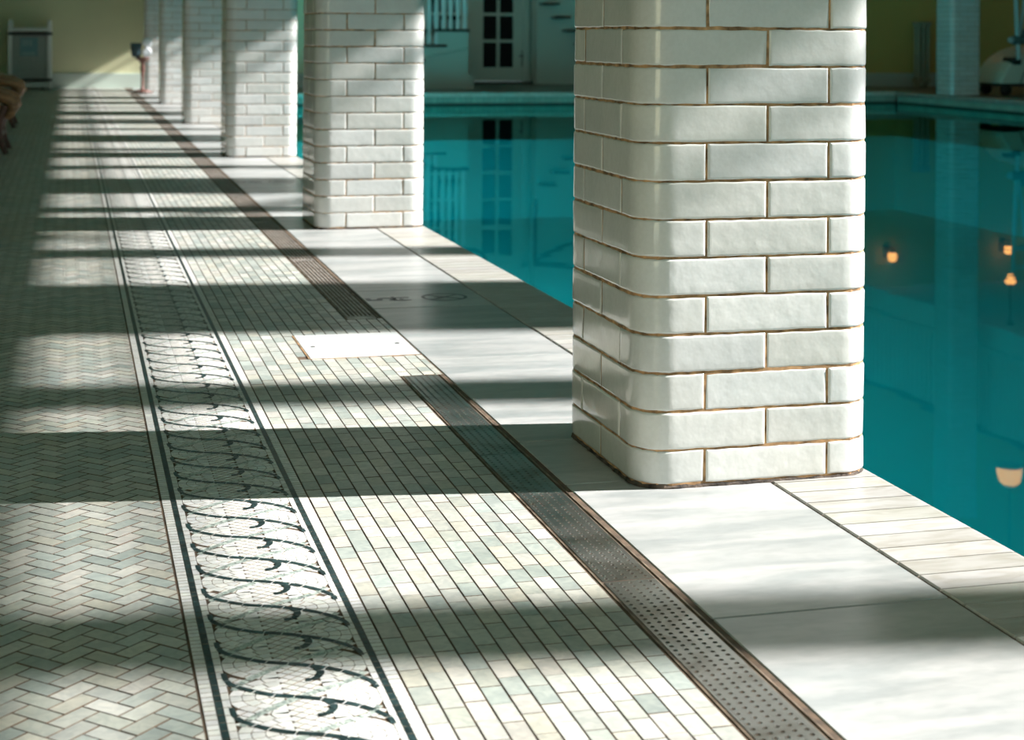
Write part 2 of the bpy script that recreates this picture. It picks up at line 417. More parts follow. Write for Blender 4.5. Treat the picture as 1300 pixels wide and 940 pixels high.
# ---------------------------------------------------------------- pool
b=MB(); D=-1.6
b.poly([(EDGE,-4,D),(POOL_R,-4,D),(POOL_R,POOL_END,D),(EDGE,POOL_END,D)])
b.poly([(EDGE,-4,-.05),(EDGE,-4,D),(EDGE,POOL_END,D),(EDGE,POOL_END,-.05)][::-1])
b.poly([(POOL_R,-4,-.05),(POOL_R,-4,D),(POOL_R,POOL_END,D),(POOL_R,POOL_END,-.05)])
b.poly([(EDGE,POOL_END,-.05),(EDGE,POOL_END,D),(POOL_R,POOL_END,D),(POOL_R,POOL_END,-.05)][::-1])
b.poly([(EDGE,-4,-.05),(EDGE,-4,D),(POOL_R,-4,D),(POOL_R,-4,-.05)])
basin=struct(b.build('pool_basin',M['basin']))
# waterline tile band, far end and right side
r=random.Random(2); b=MB()
x=EDGE
while x<POOL_R-.01:
    for z0,z1,dk in ((-.225,-.13,0),(-.125,-.055,1)):
        j=r.uniform(.8,1); c=(.42*j,.62*j,.52*j) if dk==1 else (.05*j,.11*j,.09*j)
        b.box(x+.003,POOL_END-.012,z0,x+.072,POOL_END+.0,z1,0,c)
    x+=.075
y=12.
while y<POOL_END-.08:
    for z0,z1,dk in ((-.225,-.13,0),(-.125,-.055,1)):
        j=r.uniform(.8,1); c=(.42*j,.62*j,.52*j) if dk==1 else (.05*j,.11*j,.09*j)
        b.box(POOL_R-.012,y+.003,z0,POOL_R,y+.072,z1,0,c)
    y+=.075
b.build('waterline_tiles',M['pooltile'],basin,col=True)
b=MB(); b.poly([(EDGE,-4,WATER),(POOL_R,-4,WATER),(POOL_R,POOL_END,WATER),(EDGE,POOL_END,WATER)])
tag(b.build('pool_water',M['water']),'calm teal water filling the indoor swimming pool','water',kind='stuff')

# ---------------------------------------------------------------- glazed brick pillars
PW=.42; PR=.055; CH=.0635; NC=80
def perim():
    """perimeter as a function of arc length, anticlockwise from the front-left straight start"""
    st=PW-2*PR; arc=PI/2*PR; T=4*(st+arc)
    def at(s,off):
        s%=T; k=int(s//(st+arc)); q=s-k*(st+arc)
        # side 0 front (y=0, left to right), 1 right, 2 back, 3 left (back to front)
        if q<=st: x,y,nx,ny=PR+q,0,0,-1
        else:
            a=(q-st)/PR; x,y=PW-PR+PR*math.sin(a),PR-PR*math.cos(a); nx,ny=math.sin(a),-math.cos(a)
        for _ in range(k): x,y,nx,ny=PW-y,x,-ny,nx
        return x+nx*off,y+ny*off
    return at,st,arc,T
def make_pillar():
    at,st,arc,T=perim(); mb=MB(); r=random.Random(21)
    # mortar core
    n=64
    for z0,z1,off,m in ((0.0,NC*CH,.0014,1),):
        ring=[at(T*i/n,off) for i in range(n)]
        v=[(x,y,z0) for x,y in ring]+[(x,y,z1) for x,y in ring]
        mb.faces(v,[(i,(i+1)%n,n+(i+1)%n,n+i) for i in range(n)]+[tuple(range(n,2*n))],m)
    # grimy squashed bead of mortar at the foot
    n=120; v=[]
    for zz,o in ((0,.0045),(.003,.004),(.007,.001),(.009,-.004)):
        for i in range(n):
            x,y=at(T*i/n,o*r.uniform(.55,1.25)); v.append((x,y,zz*r.uniform(.7,1.2)))
    mb.faces(v,[(k*n+i,k*n+(i+1)%n,k*n+n+(i+1)%n,k*n+n+i) for k in range(3) for i in range(n)],2)
    # joints measured along each side from its start corner (virtual square corner)
    odd=[[.112,.333],[.204],[.112,.333],[.216]]
    even=[[.221],[.10,.31],[.221],[.11,.32]]
    for c in range(NC):
        js=[]
        for side,l in enumerate(odd if c%2==0 else even):
            for t in l: js.append(side*(st+arc)+t-PR)
        js.sort(); js.append(js[0]+T)
        g=.0015
        zlo=c*CH+g+(.006 if c==0 else 0); zhi=(c+1)*CH-g
        for s0,s1 in zip(js[:-1],js[1:]):
            a,e=s0+g*r.uniform(.7,1.2),s1-g*r.uniform(.7,1.2); L=e-a
            off=.0032*r.uniform(.75,1.2)
            zl=[zlo+r.uniform(-.0007,.0007),zhi+r.uniform(-.0007,.0007)]
            # stations along the brick, corner pieces get extra ones
            ss=[a,a+.0010,a+.0028,a+.0044]; N=max(6,int(L/.012))
            ss+=[a+.009+(L-.018)*i/N for i in range(N+1)]+[e-.0044,e-.0028,e-.0010,e]
            tilt=r.uniform(-.0008,.0008); tz=r.uniform(-.0006,.0006)
            zs=[zl[0],zl[0]+.0010,zl[0]+.0028,zl[0]+.0044,zl[0]+.016,(zl[0]+zl[1])/2,zl[1]-.016,zl[1]-.0044,zl[1]-.0028,zl[1]-.0010,zl[1]]
            wob=[(r.uniform(.4,1.5)*60,r.uniform(0,6)) for _ in range(2)]
            v=[]
            for zi,z in enumerate(zs):
                dz=min(z-zs[0],zs[-1]-z)
                for si,s in enumerate(ss):
                    ds=min(s-a,e-s); k=min(ds,dz,.0042)/.0042; k=math.sqrt(max(0,1-(1-k)**2))
                    o=.0002+(off-.0002)*k+(tilt*((s-a)/L-.5)*2+tz*((z-zs[0])/(zs[-1]-zs[0])-.5)*2)*k
                    x,y=at(s,o); edge=.0005*math.sin(s*wob[0][0]*2+wob[0][1]+c) if zi in (0,1,2,8,9,10) else 0
                    v.append((x,y,z+edge))
            ns=len(ss); f=[(k*ns+i,k*ns+i+1,k*ns+ns+i+1,k*ns+ns+i) for k in range(len(zs)-1) for i in range(ns-1)]
            j=r.uniform(.63,.71); t=r.uniform(-.012,.012)
            mb.faces(v,f,0,(j+t*.5,j+.006,j-.012-t),True)
    return mb.build('tiled_pillar',[M['glaze'],M['mortar'],M['dirt']],None,col=True)
pil=make_pillar()
PX=.912
G='white glazed brick pillars along the pool edge'
tag(pil,'large white glazed brick pillar in the foreground, nearest of the arcade','pillar',G); pil.location=(PX,2.572,0)
labs=['white brick pillar second from the front, beside the depth marking on the deck','third white brick pillar back, catching a slanting patch of sunlight','fourth white brick pillar back, narrow and blurred, behind the third','fifth white brick pillar back, a slim strip near the towel stand','farthest white brick pillar, right behind the stand of rolled towels']
for i,l in enumerate(labs):
    p=pil.copy(); COL.objects.link(p); p.location=(PX,6.265+3.715*i,0); p['label']=l
p=pil.copy(); COL.objects.link(p); p.location=(10.885,18.95,0); p['label']='white brick pillar on the far side of the pool, beside the pool lift'; p['group']='white brick pillars across the pool'

# ---------------------------------------------------------------- perforated drain
b=MB(); b.box(.7070,-4,-.03,.8020,3.556,-.022); b.box(.7070,4.292,-.03,.8020,END_Y-.02,-.022); b.build('drain_bed',M['pit'],floor)
b=MB()
for ya,yb in ((-4,3.556),(4.292,END_Y-.02)):
    for x0,x1,z in ((.7062,.7082,.0003),(.7100,.7112,-.0008),(.7868,.7880,-.0008),(.7912,.7935,.0006),(.7985,.8010,-.0012)):
        b.box(x0,ya,-.03,x1,yb,z)
    b.box(.7062,ya-.0,-.03,.8020,ya+.0018,.0); b.box(.7062,yb-.0018,-.03,.8020,yb,.0004)
b.build('drain_channel_edging',M['frame_steel'],floor)
def perforated(y0,y1):
    """flat steel strip with punched, rimmed holes; origin at the near end"""
    mb=MB(); xs=[.7190+.0142*i for i in range(5)]; pitch=.01385; X0,X1=.7118,.7862
    n=int((y1-y0-.004)/pitch); m0=(y1-y0-n*pitch)/2; hr=.0026; Z=0
    xe=[X0]+[(xs[i]+xs[i+1])/2 for i in range(4)]+[X1]
    mb.poly([(X0,0.0012,Z),(X1,0.0012,Z),(X1,m0,Z),(X0,m0,Z)]); mb.poly([(X0,m0+n*pitch,Z),(X1,m0+n*pitch,Z),(X1,y1-y0-.0012,Z),(X0,y1-y0-.0012,Z)])
    K=12
    for j in range(n):
        ya=m0+j*pitch; yb=ya+pitch; yc=(ya+yb)/2
        for i in range(5):
            xa,xb=xe[i],xe[i+1]; xc=xs[i]
            sq=[]
            for k in range(K):
                t=2*PI*k/K; dx,dy=math.cos(t),math.sin(t)
                sx=((xb-xc) if dx>0 else (xc-xa))/max(abs(dx),1e-6); sy=(pitch/2)/max(abs(dy),1e-6)
                s=min(sx,sy); sq.append((xc+dx*s,yc+dy*s,Z))
            rings=[[(xc+math.cos(2*PI*k/K)*rr,yc+math.sin(2*PI*k/K)*rr,zz) for k in range(K)] for rr,zz in ((.0040,Z),(.0032,Z+.0003),(hr,Z+.0000),(hr*.95,Z-.006))]
            v=sq+sum(rings,[]); f=[]
            for q in range(4):
                for k in range(K): f.append((q*K+k,q*K+(k+1)%K,q*K+K+(k+1)%K,q*K+K+k))
            mb.faces(v,f)
            # corner triangles of the cell
            cor=[(xb,yb,Z),(xa,yb,Z),(xa,ya,Z),(xb,ya,Z)]
            for ci in range(4):
                k0=ci*3
                pts=[sq[(k0+1)%K],cor[ci],sq[(k0+2)%K]]
                mb.poly(pts)
                if True:
                    mb.poly([sq[k0%K],(cor[ci] if False else sq[k0%K]),sq[(k0+1)%K]]) if False else None
    # folded-down long edges
    L=y1-y0
    for x,s in ((X0,-1),(X1,1)):
        mb.faces([(x,.0012,Z),(x,L-.0012,Z),(x,L-.0012,Z-.012),(x,.0012,Z-.012)],[(0,1,2,3) if s<0 else (3,2,1,0)])
    for y in (.0012,L-.0012): mb.faces([(X0,y,Z),(X1,y,Z),(X1,y,Z-.012),(X0,y,Z-.012)],[(0,1,2,3)])
    return mb.build('perforated_drain_cover',M['steel'],None,loc=(0,y0,0))
gp='perforated steel covers over the near floor drain'
tag(perforated(2.1555,2.8550),'perforated steel drain strip lying beside the foot of the nearest pillar','drain cover',gp)
tag(perforated(2.8565,3.5540),'perforated steel drain strip farthest from the viewer, ending at the small tiles','drain cover',gp)
tag(perforated(1.4545,2.1540),'perforated steel drain strip at the bottom of the picture, in front of the nearest pillar','drain cover',gp)
tag(perforated(.7540,1.4530),'perforated steel drain strip below the picture edge, closest to the viewer','drain cover',gp)
# slotted gratings further on
def slotted(L):
    mb=MB(); X0,X1=.7130,.7860
    mb.box(X0,.002,-.02,X1,.0125,.0); mb.box(X0,L-.012,-.02,X1,L-.002,.0)
    n=7; w=.0064; pit=(X1-X0-w)/(n-1)
    for i in range(n): mb.box(X0+i*pit,.010,-.02,X0+i*pit+w,L-.010,.0005,0,None,.0012)
    return mb.build('slotted_drain_grate',M['slot'],None)
gr=slotted(1.12); gr.location=(0,4.325,0)
short=slotted(.030)
bpy.data.objects.remove(short)
gl=['dark slotted drain grating starting just past the white access panel','dark slotted drain grating level with the second pillar','slotted drain grating running on behind the second pillar towards the third','slotted drain grating just in front of the third pillar']
gg='slotted gratings over the far floor drain'
tag(gr,gl[0],'drain grating',gg)
for i in range(1,15):
    g=gr.copy(); COL.objects.link(g); g.location=(0,4.325+1.125*i,0)
    g['label']=gl[i] if i<4 else 'blurred slotted drain grating beyond the third pillar, one of a long row'
    if i>=4: g['group']='far blurred drain gratings beyond the third pillar'
b=MB(); b.box(.7100,.0,-.02,.7868,.030,.0); o=b.build('drain_end_plate',M['slot'],None,loc=(0,4.2935,0))
tag(o,'short dark end plate of the slotted drain beside the white access panel','drain cover')
# white access panel
b=MB(); b.box(ACC[0]+.003,ACC[2]+.003,-.02,ACC[1]-.001,ACC[3]-.003,.0015,0,(.68,.68,.68),bev=.002)
b.box(ACC[0],ACC[2],-.02,ACC[0]+.0022,ACC[3],.001,1); b.box(ACC[0],ACC[2],-.02,ACC[1],ACC[2]+.0022,.001,1)
o=b.build('access_panel',[M['marble'],M['mortar']],None,col=True)
for k,(x,y) in enumerate(((ACC[0]+.03,3.93),(ACC[1]-.03,3.93))):
    q=MB(); q.lathe([(.0,.0022),(.006,.0022),(.0065,.0014)],x,y,12); q.build('lifting_hole',M['pit'],o)
tag(o,'white marble access panel set flush between the two floor drains','panel')

# depth markers (tile plaque + inlaid writing)
def marker(y0,y1,label):
    L=y1-y0; yc=L/2
    b=MB(); b.box(.8035,.002,-.05,1.142,L-.002,.0008,0,(.42,.425,.415),bev=.0015)
    o=b.build('depth_marker',M['marble'],None,col=True,loc=(0,y0,0))
    def txt(s,x,y,size,nm):
        cu=bpy.data.curves.new(nm,'FONT'); cu.body=s; cu.size=size; cu.align_x='CENTER'; cu.align_y='CENTER'; cu.extrude=.0002; cu.offset=.0022
        cu.materials.append(M['ink']); t0=bpy.data.objects.new(nm,cu); COL.objects.link(t0); bpy.context.view_layer.update(); me=bpy.data.meshes.new_from_object(t0.evaluated_get(bpy.context.evaluated_depsgraph_get())); bpy.data.objects.remove(t0); t=bpy.data.objects.new(nm,me); COL.objects.link(t); t.parent=o
        t.location=(x,y,.0012); t.rotation_euler=(0,0,PI/2)
    txt('5',.856,yc,.115,'depth_number'); txt('FT',.913,yc,.066,'unit_lettering')
    # no-diving symbol: ring, slanting bar and diver
    s=MB(); cx,cy=1.035,yc; n=48; ro,ri=.066,.056; z=.0014
    for i in range(n):
        a=2*PI*i/n; e=2*PI*(i+1)/n
        s.poly([(cx+ri*math.cos(a),cy+ri*math.sin(a),z),(cx+ro*math.cos(a),cy+ro*math.sin(a),z),(cx+ro*math.cos(e),cy+ro*math.sin(e),z),(cx+ri*math.cos(e),cy+ri*math.sin(e),z)])
    def bar(p,q,w,z=z):
        d=Vector((q[0]-p[0],q[1]-p[1])).normalized(); nx,ny=-d.y*w/2,d.x*w/2
        s.poly([(p[0]-nx,p[1]-ny,z),(q[0]-nx,q[1]-ny,z),(q[0]+nx,q[1]+ny,z),(p[0]+nx,p[1]+ny,z)])
    bar((cx-.043,cy+.043),(cx+.043,cy-.043),.010)
    bar((cx-.035,cy-.030),(cx+.012,cy+.008),.011,z+.0001); bar((cx+.012,cy+.008),(cx+.040,cy+.034),.008,z+.0001); bar((cx-.008,cy-.010),(cx-.030,cy+.004),.006,z+.0001)
    m=8; s.poly([(cx-.044+.008*math.cos(2*PI*i/m),cy-.036+.008*math.sin(2*PI*i/m),z+.0001) for i in range(m)])
    s.build('no_diving_symbol',M['ink'],o)
    tag(o,label,'depth marker','marble depth markers reading 5 FT with a no diving symbol')
marker(4.44,4.745,'marble depth marker inlaid 5 FT beside a no diving symbol before the second pillar')
marker(8.18,8.50,'small blurred depth marker on the deck between the second and third pillars')

# ---------------------------------------------------------------- room shell
HALL=10.0; RW=15.6
def wall(name,boxes,m):
    b=MB()
    for x in boxes: b.box(*x)
    return struct(b.build(name,m))
wall('wall_left',[(AISLE_L-.2,-3,-.1,AISLE_L,END_Y+.2,HALL)],M['yellow'])
w=wall('wall_back_left',[(AISLE_L,END_Y,-.1,4.1,END_Y+.2,HALL)],M['yellow'])
wall('wall_back_right',[(8.6,22.75,-.1,RW,22.95,HALL)],M['olive'])
wall('wall_back_centre',[(4.1,24.30,-.1,5.02,24.5,HALL),(6.70,24.30,-.1,8.6,24.5,HALL),(5.02,24.30,2.45,6.70,24.5,HALL),(4.0,END_Y+.2,-.1,4.1,24.5,HALL),(8.6,22.95,-.1,8.7,24.5,HALL)],M['cream'])
b=MB(); b.box(AISLE_L,END_Y-.022,0,PX+3.1,END_Y,.20,0,None,.004); b.box(AISLE_L,END_Y-.030,0,PX+3.1,END_Y,.03); struct(b.build('baseboard_back',M['skirting']))
b=MB(); b.box(8.62,22.728,0,RW,22.75,.20,0,None,.004); struct(b.build('baseboard_right',M['skirting']))
b=MB(); b.box(AISLE_L,-3,0,AISLE_L+.02,END_Y,.20,0,None,.004); struct(b.build('baseboard_left',M['skirting']))
wall('ceiling',[(AISLE_L-.2,-3,HALL,RW+.4,24.5,HALL+.2)],M['ceil'])
# gallery over the left walk (rests on the pillars) and its beam
wall('ceiling_aisle',[(AISLE_L,-3,NC*CH,EDGE,END_Y,NC*CH+.35)],M['ceil'])
# gallery on the right with panelled front and dark rail
b=MB(); b.box(11.62,-3,2.72,RW,22.75,2.95); struct(b.build('ceiling_right',M['ceil']))
gal=struct(thing('trim_2',None,None))
b=MB(); b.box(11.56,-3,2.68,11.64,22.75,2.98,0,None,.01); b.box(11.55,-3,3.0,11.65,22.75,3.06,0,None,.01); b.build('gallery_front_board',M['white'],gal)
b=MB(); b.box(11.56,-3,4.05,11.66,22.75,4.13,0,None,.02); b.build('gallery_handrail',M['darkwood'],gal)
b=MB()
y=9.0
while y<22.7: b.box(11.58,y,3.06,11.63,y+.05,4.05); y+=.13
b.build('gallery_balusters',M['white'],gal)

# right wall with a clerestory of windows high above the pool
AZ=.160; EL=.60            # plan slope and rise of the sunbeams
SILL,HEAD=8.30,9.55
b=MB(); b.box(RW,-6,-.1,RW+.3,24.5,SILL); b.box(RW,-6,HEAD,RW+.3,24.5,HALL+.1)
def yw(yc): return yc-AZ*(RW-.5)
per=3.67; piers=[]
for k in range(-3,7):
    c=yw(4.54+per*k); piers.append(c); b.box(RW,c-.39,SILL,RW+.3,c+.39,HEAD)
b.box(RW,-6,SILL,RW+.3,piers[0]-.39,HEAD)
if piers[-1]+.39<24.5: b.box(RW,piers[-1]+.39,SILL,RW+.3,24.5,HEAD)
struct(b.build('wall_right',M['yellow']))
for k in range(len(piers)-1):
    f=MB(); a=piers[k]+.39; e=piers[k+1]-.39
    c1=piers[k]+1.13; c2=piers[k]+2.54
    for c,w2 in ((c1,.115),(c2,.115)): f.box(RW+.05,c-w2,SILL,RW+.13,c+w2,HEAD)
    f.box(RW+.05,a,SILL,RW+.13,a+.03,HEAD); f.box(RW+.05,e-.03,SILL,RW+.13,e,HEAD)
    f.box(RW+.05,a,SILL,RW+.13,e,SILL+.04); f.box(RW+.05,a,HEAD-.03,RW+.13,e,HEAD)
    f.box(RW+.07,a,HEAD-.245,RW+.11,e,HEAD-.205)
    struct(f.build('window_%d'%(k+1),M['white']))

# ---------------------------------------------------------------- french doors in the end wall
def french(name,x0,x1,handle=None):
    Y=24.30; d=struct(thing(name,None,None,(0,0,0)))
    f=MB(); H=2.42; st=.145
    f.box(x0,Y-.03,.04,x0+st,Y+.02,H,0,None,.005); f.box(x1-st,Y-.03,.04,x1,Y+.02,H,0,None,.005)
    f.box(x0+st,Y-.03,.04,x1-st,Y+.02,.245,0,None,.005); f.box(x0+st,Y-.03,2.29,x1-st,Y+.02,H,0,None,.005)
    hs=[.245,.645,1.05,1.46,1.88,2.29]; xm=(x0+x1)/2
    f.box(xm-.022,Y-.025,.245,xm+.022,Y+.01,2.29)
    for h in hs[1:-1]: f.box(x0+st,Y-.024,h-.022,x1-st,Y+.01,h+.022)
    f.build('door_leaf',M['cream'],d)
    g=MB(); g.box(x0+st,Y-.005,.245,x1-st,Y,2.29); g.build('glass_pane',M['darkglass'],d)
    if handle:
        h=MB(); h.box(handle-.018,Y-.045,.26,handle+.018,Y-.03,.50,0,None,.004); h.tube([(handle,Y-.03,.42),(handle,Y-.08,.42),(handle-.07,Y-.08,.42)],.011,8)
        h.build('door_handle',M['darkwood'],d)
french('door_1',5.90,6.66,6.665)
french('door_2',5.08,5.84)
b=MB(); b.box(5.00,24.25,0,5.08,24.33,2.5,0,None,.006); b.box(6.66,24.25,0,6.76,24.30,2.5,0,None,.006); b.box(5.00,24.25,2.42,6.76,24.33,2.52,0,None,.006); b.box(5.84,24.26,.03,5.90,24.33,2.42); struct(b.build('trim_3',M['cream']))
b=MB(); b.box(5.0,24.18,0,6.8,24.3,.035,0,None,.008); struct(b.build('trim_4',M['band']))

# staircases either side of the doors
def stair_left():
    t=thing('staircase','pale enclosed staircase with dark treads and white spindles, left of the glazed doors','staircase',(4.95,22.05,0))
    ox,oy=4.95,22.05
    b=MB(); steps=[(4.92,5.28,.80),(4.62,4.96,.59),(4.32,4.66,.39),(4.12,4.36,.19)]
    out=[(4.12,0),(5.28,0),(5.28,.78),(4.86,.78),(4.86,.57),(4.56,.57),(4.56,.37),(4.28,.37),(4.28,.17),(4.12,.17)]
    b.prism([(x-ox,z) for x,z in out],0,1.9)
    b.prism([(x-ox,z) for x,z in ((4.12,0),(5.36,0),(5.36,.16),(5.31,.20),(4.12,.20))],-.015,.0)
    b.build('side_panel',M['cream'],t)
    b=MB()
    b.tube([(4.15-ox,-.02,.25),(4.6-ox,-.02,.42),(5.28-ox,-.02,.56)],.012,8); b.build('panel_moulding',M['cream'],t)
    for i,(xa,xb,z) in enumerate(((4.80,5.30,.80),(4.50,4.98,.59),(4.22,4.68,.39),(4.10,4.40,.19))):
        q=MB(); q.box(xa-ox,-.035,z-.022,xb-ox,1.9,z+.014,0,None,.01); q.build('tread',M['darkwood'],t)
    x=4.14; prof=[(.030,0),(.034,.02),(.034,.10),(.020,.14),(.034,.22),(.040,.34),(.032,.5),(.022,.62),(.034,.68),(.022,.74),(.028,.95)]
    while x<5.26:
        z=.80 if x>4.9 else .59 if x>4.6 else .39 if x>4.32 else .19
        k=1.03 if x>4.9 else 1.02
        q=MB(); q.lathe([(r,z+.014+h*k*1.06) for r,h in prof],x-ox,.03,12); q.build('baluster',M['white'],t); x+=.1
    b=MB(); b.tube([(4.05-ox,.03,1.30),(4.4-ox,.03,1.48),(4.85-ox,.03,1.80),(5.1-ox,.03,1.90),(5.40-ox,.03,1.91),(5.50-ox,.03,1.97),(5.57-ox,.03,2.10)],.032,10)
    b.build('handrail',M['darkwood'],t)
stair_left()
def stair_right():
    ox,oy=7.3,23.85
    t=thing('staircase','pale staircase climbing left with dark tread ends, right of the glazed doors','staircase',(ox,oy,0))
    b=MB(); out=[(6.80,0),(8.5,0),(8.5,.10)]; 
    xs=[(8.10,.24),(7.92,.43),(7.55,.63),(7.36,.82),(7.19,1.02),(7.01,1.22),(6.83,1.42)]
    out=[(6.80-ox,0),(8.5-ox,0),(8.5-ox,3.0),(6.80-ox,3.0)]
    b.prism(out,.10,.42); b.build('side_panel',M['cream'],t)
    for i in range(9):
        x=7.19-.18*(i-4)+.0; z=.82+.2*(i-4)
        x=7.19+.18*(4-i); z=.82-.2*(4-i)
        if x<6.8: continue
        q=MB(); q.box(x-ox,-.12,z-.028,x+.26-ox,.12,z+.006,0,None,.01); q.build('tread',M['darkwood'],t)
    b=MB(); b.box(6.74-ox,-.02,1.42,6.79-ox,.03,2.42,0,None,.008); b.build('newel_post',M['darkwood'],t)
    b=MB(); b.tube([(6.77-ox,0,2.40),(7.1-ox,0,2.42),(7.9-ox,0,2.55)],.026,10); b.tube([(6.77-ox,0,2.38),(6.85-ox,0,2.28),(7.0-ox,0,2.22),(7.3-ox,0,2.11),(7.45-ox,0,2.07),(8.0-ox,0,1.75)],.028,10)
    b.build('handrail',M['darkwood'],t)
stair_right()

# ---------------------------------------------------------------- furniture and fittings
# towel hamper
def hamper():
    t=thing('towel_hamper','white framed grey canvas towel hamper with dark straps against the yellow wall','hamper',(-.485,22.10,0))
    w,d=.27,.2
    for sx in (-1,1):
        for sy in (-1,1):
            b=MB(); x=sx*(w-.03); y=sy*d; b.box(x-.028,y-.028,.02,x+.028,y+.028,.86,0,None,.008)
            b.lathe([(0,.895),(.018,.89),(.026,.872),(.018,.86)],x,y,12); b.build('corner_post',M['white'],t)
    b=MB(); b.box(-w+.05,-d+.0,.12,w-.05,d,.74,0,None,.02); b.build('canvas_body',M['canvas'],t)
    b=MB(); b.box(-w,-d-.03,.745,w,d+.03,.79,0,None,.008); b.build('top_rail',M['white'],t)
    b=MB(); b.box(-w,-d-.03,.03,w,d+.03,.095,0,None,.008); b.build('bottom_rail',M['white'],t)
    for z in (.715,.125):
        b=MB(); b.box(-w-.004,-d-.036,z-.018,w+.004,d+.036,z+.018,0,None,.006); b.build('strap',M['band'],t)
    b=MB(); b.box(-.12,-d-.010,.43,.10,-d+.001,.665); pl=b.build('label_panel',M['poster'],t)
    for x in (-.085,-.045,.0):
        b=MB(); b.box(x,-d-.012,.56,x+.022,-d-.009,.64); b.build('label_print',M['poster2'],pl)
    b=MB(); b.box(-.10,-d-.012,.45,.07,-d-.009,.475); b.build('label_print',M['poster2'],pl)
    for x in (-.16,.16):
        b=MB(); b.lathe([(.0,-.012),(.026,-.012),(.026,.012),(0,.012)],x,-.14,14,axis='x',m=0)
        o=b.build('caster',M['black'],t); 
        for v in o.data.vertices: v.co.z+=.027
hamper()
# towel stand with basket; two rolled towels are things of their own
def towel_stand():
    X,Y=.80,21.05
    Y=20.55; X=.86
    t=thing('towel_stand','slim dark wooden pedestal stand with navy basket beside the farthest pillar','stand',(X,Y,0))
    b=MB()
    b.lathe([(.0,.012),(.11,.012),(.115,.02),(.10,.03),(.03,.045),(.018,.08),(.016,.2),(.022,.26),(.03,.31),(.02,.36),(.05,.40),(.085,.42),(.085,.442),(0,.442)],0,0,20)
    b.build('pedestal',M['rattan_dark'],t)
    for i in range(3):
        a=2*PI*i/3+.4; q=MB(); q.tube([(.05*math.cos(a),.05*math.sin(a),.04),(.13*math.cos(a),.13*math.sin(a),.012)],.012,8); q.build('foot',M['rattan_dark'],t)
    b=MB(); b.lathe([(0,.443),(.045,.443),(.060,.48),(.068,.60),(.068,.612),(.060,.612),(.054,.49),(0,.46)],-.075,-.02,24); b.build('basket',M['navy'],t)
    for i,(z,l) in enumerate(((.515,'lower of two white rolled towels on the stand beside the farthest pillar'),(.605,'upper of two white rolled towels on the stand beside the farthest pillar'))):
        q=MB(); n=3*22
        # rolled towel: a spiral of cloth with its round end towards the viewer
        prof=[]; 
        q.lathe([(0,-.066),(.02,-.07),(.048,-.068),(.058,-.055),(.058,.055),(.048,.068),(0,.066)],0,0,20,axis='y')
        sp=[]
        for k in range(70):
            a=k/70*2*PI*3; rr=.006+.044*k/70; sp.append((rr*math.cos(a),-.069,rr*math.sin(a)))
        q.tube(sp,.003,6)
        o=q.build('rolled_towel',M['towel'],None,loc=(X+.052,Y,.502 if i==0 else .618))
        tag(o,l,'towel','rolled white towels on the wooden stand')
towel_stand()
# bent-wood armchairs at the left edge
def armchair(loc,label):
    t=thing('bentwood_armchair',label,'chair',loc,0,'brown bent-wood armchairs facing the pool')
    for s in (-1,1):
        y=s*.29; q=MB()
        q.tube([(-.62,y,.47),(-.5,y,.475),(-.3,y,.465),(-.10,y,.435),(-.015,y,.395),(.002,y,.345),(-.02,y,.30),(-.05,y,.27)],[.034,.042,.047,.049,.048,.042,.032,.025],14); q.build('armrest',M['rattan'],t)
        q=MB(); q.tube([(-.06,y,.36),(-.09,y,.26),(-.10,y,.16),(-.075,y,.07),(-.045,y,.0)],[.030,.028,.026,.022,.019],12); q.build('leg',M['rattan_dark'],t)
        q=MB(); q.tube([(-.60,y,.50),(-.62,y,.30),(-.66,y,.12),(-.72,y,.0)],[.030,.028,.024,.020],12); q.build('leg',M['rattan_dark'],t)
        q=MB(); q.tube([(-.62,y*.9,.30),(-.72,y*.85,.6),(-.78,y*.8,.82),(-.77,y*.5,.9),(-.77,0,.93)],.022,10); q.build('back_frame',M['rattan'],t)
    q=MB(); q.box(-.64,-.27,.24,-.07,.27,.285,0,None,.015); q.build('seat',M['rattan_dark'],t)
    q=MB(); q.box(-.62,-.25,.286,-.09,.25,.345,0,None,.025); q.build('seat_cushion',M['cushion'],t)
    q=MB()
    for k in range(5): 
        y=-.2+.1*k; q.tube([(-.64,y,.28),(-.74,y,.6),(-.78,y*.9,.88)],.010,8)
    q.build('backrest',M['rattan'],t)
    q=MB(); q.tube([(-.08,-.28,.14),(-.08,.28,.14)],.013,8); q.build('stretcher',M['rattan_dark'],t)
    return t
c=armchair((-.325,10.75,0),'nearer brown bent-wood armchair at the left edge of the picture')
c.scale=(.85,.95,.82)
dup(c,(-.365,13.6,0),'farther brown bent-wood armchair at the left edge, behind the nearer one')

# radiator against the far right wall
t=thing('radiator','cream column radiator beside the pillar across the pool','radiator',(12.42,22.50,0))
t.scale=(.8,1,1)
for i in range(3):
    b=MB(); x=-.10+.10*i
    for y in (-.05,.05): b.tube([(x,y,.10),(x,y,.93)],.028,10)
    for z in (.10,.93): b.tube([(x,-.085,z),(x,.085,z)],.036,10)
    b.build('radiator_section',M['radiator'],t)
b=MB(); b.box(-.15,-.09,.945,.15,.09,.98,0,None,.01); b.build('top_grille',M['radiator'],t)
for x in (-.10,.10):
    b=MB(); b.box(x-.02,-.08,0,x+.02,.08,.09,0,None,.01); b.build('foot',M['radiator'],t)
b=MB(); b.box(-.15,-.045,.43,.15,.045,.47,0,None,.01); b.build('cross_bar',M['radiator'],t)

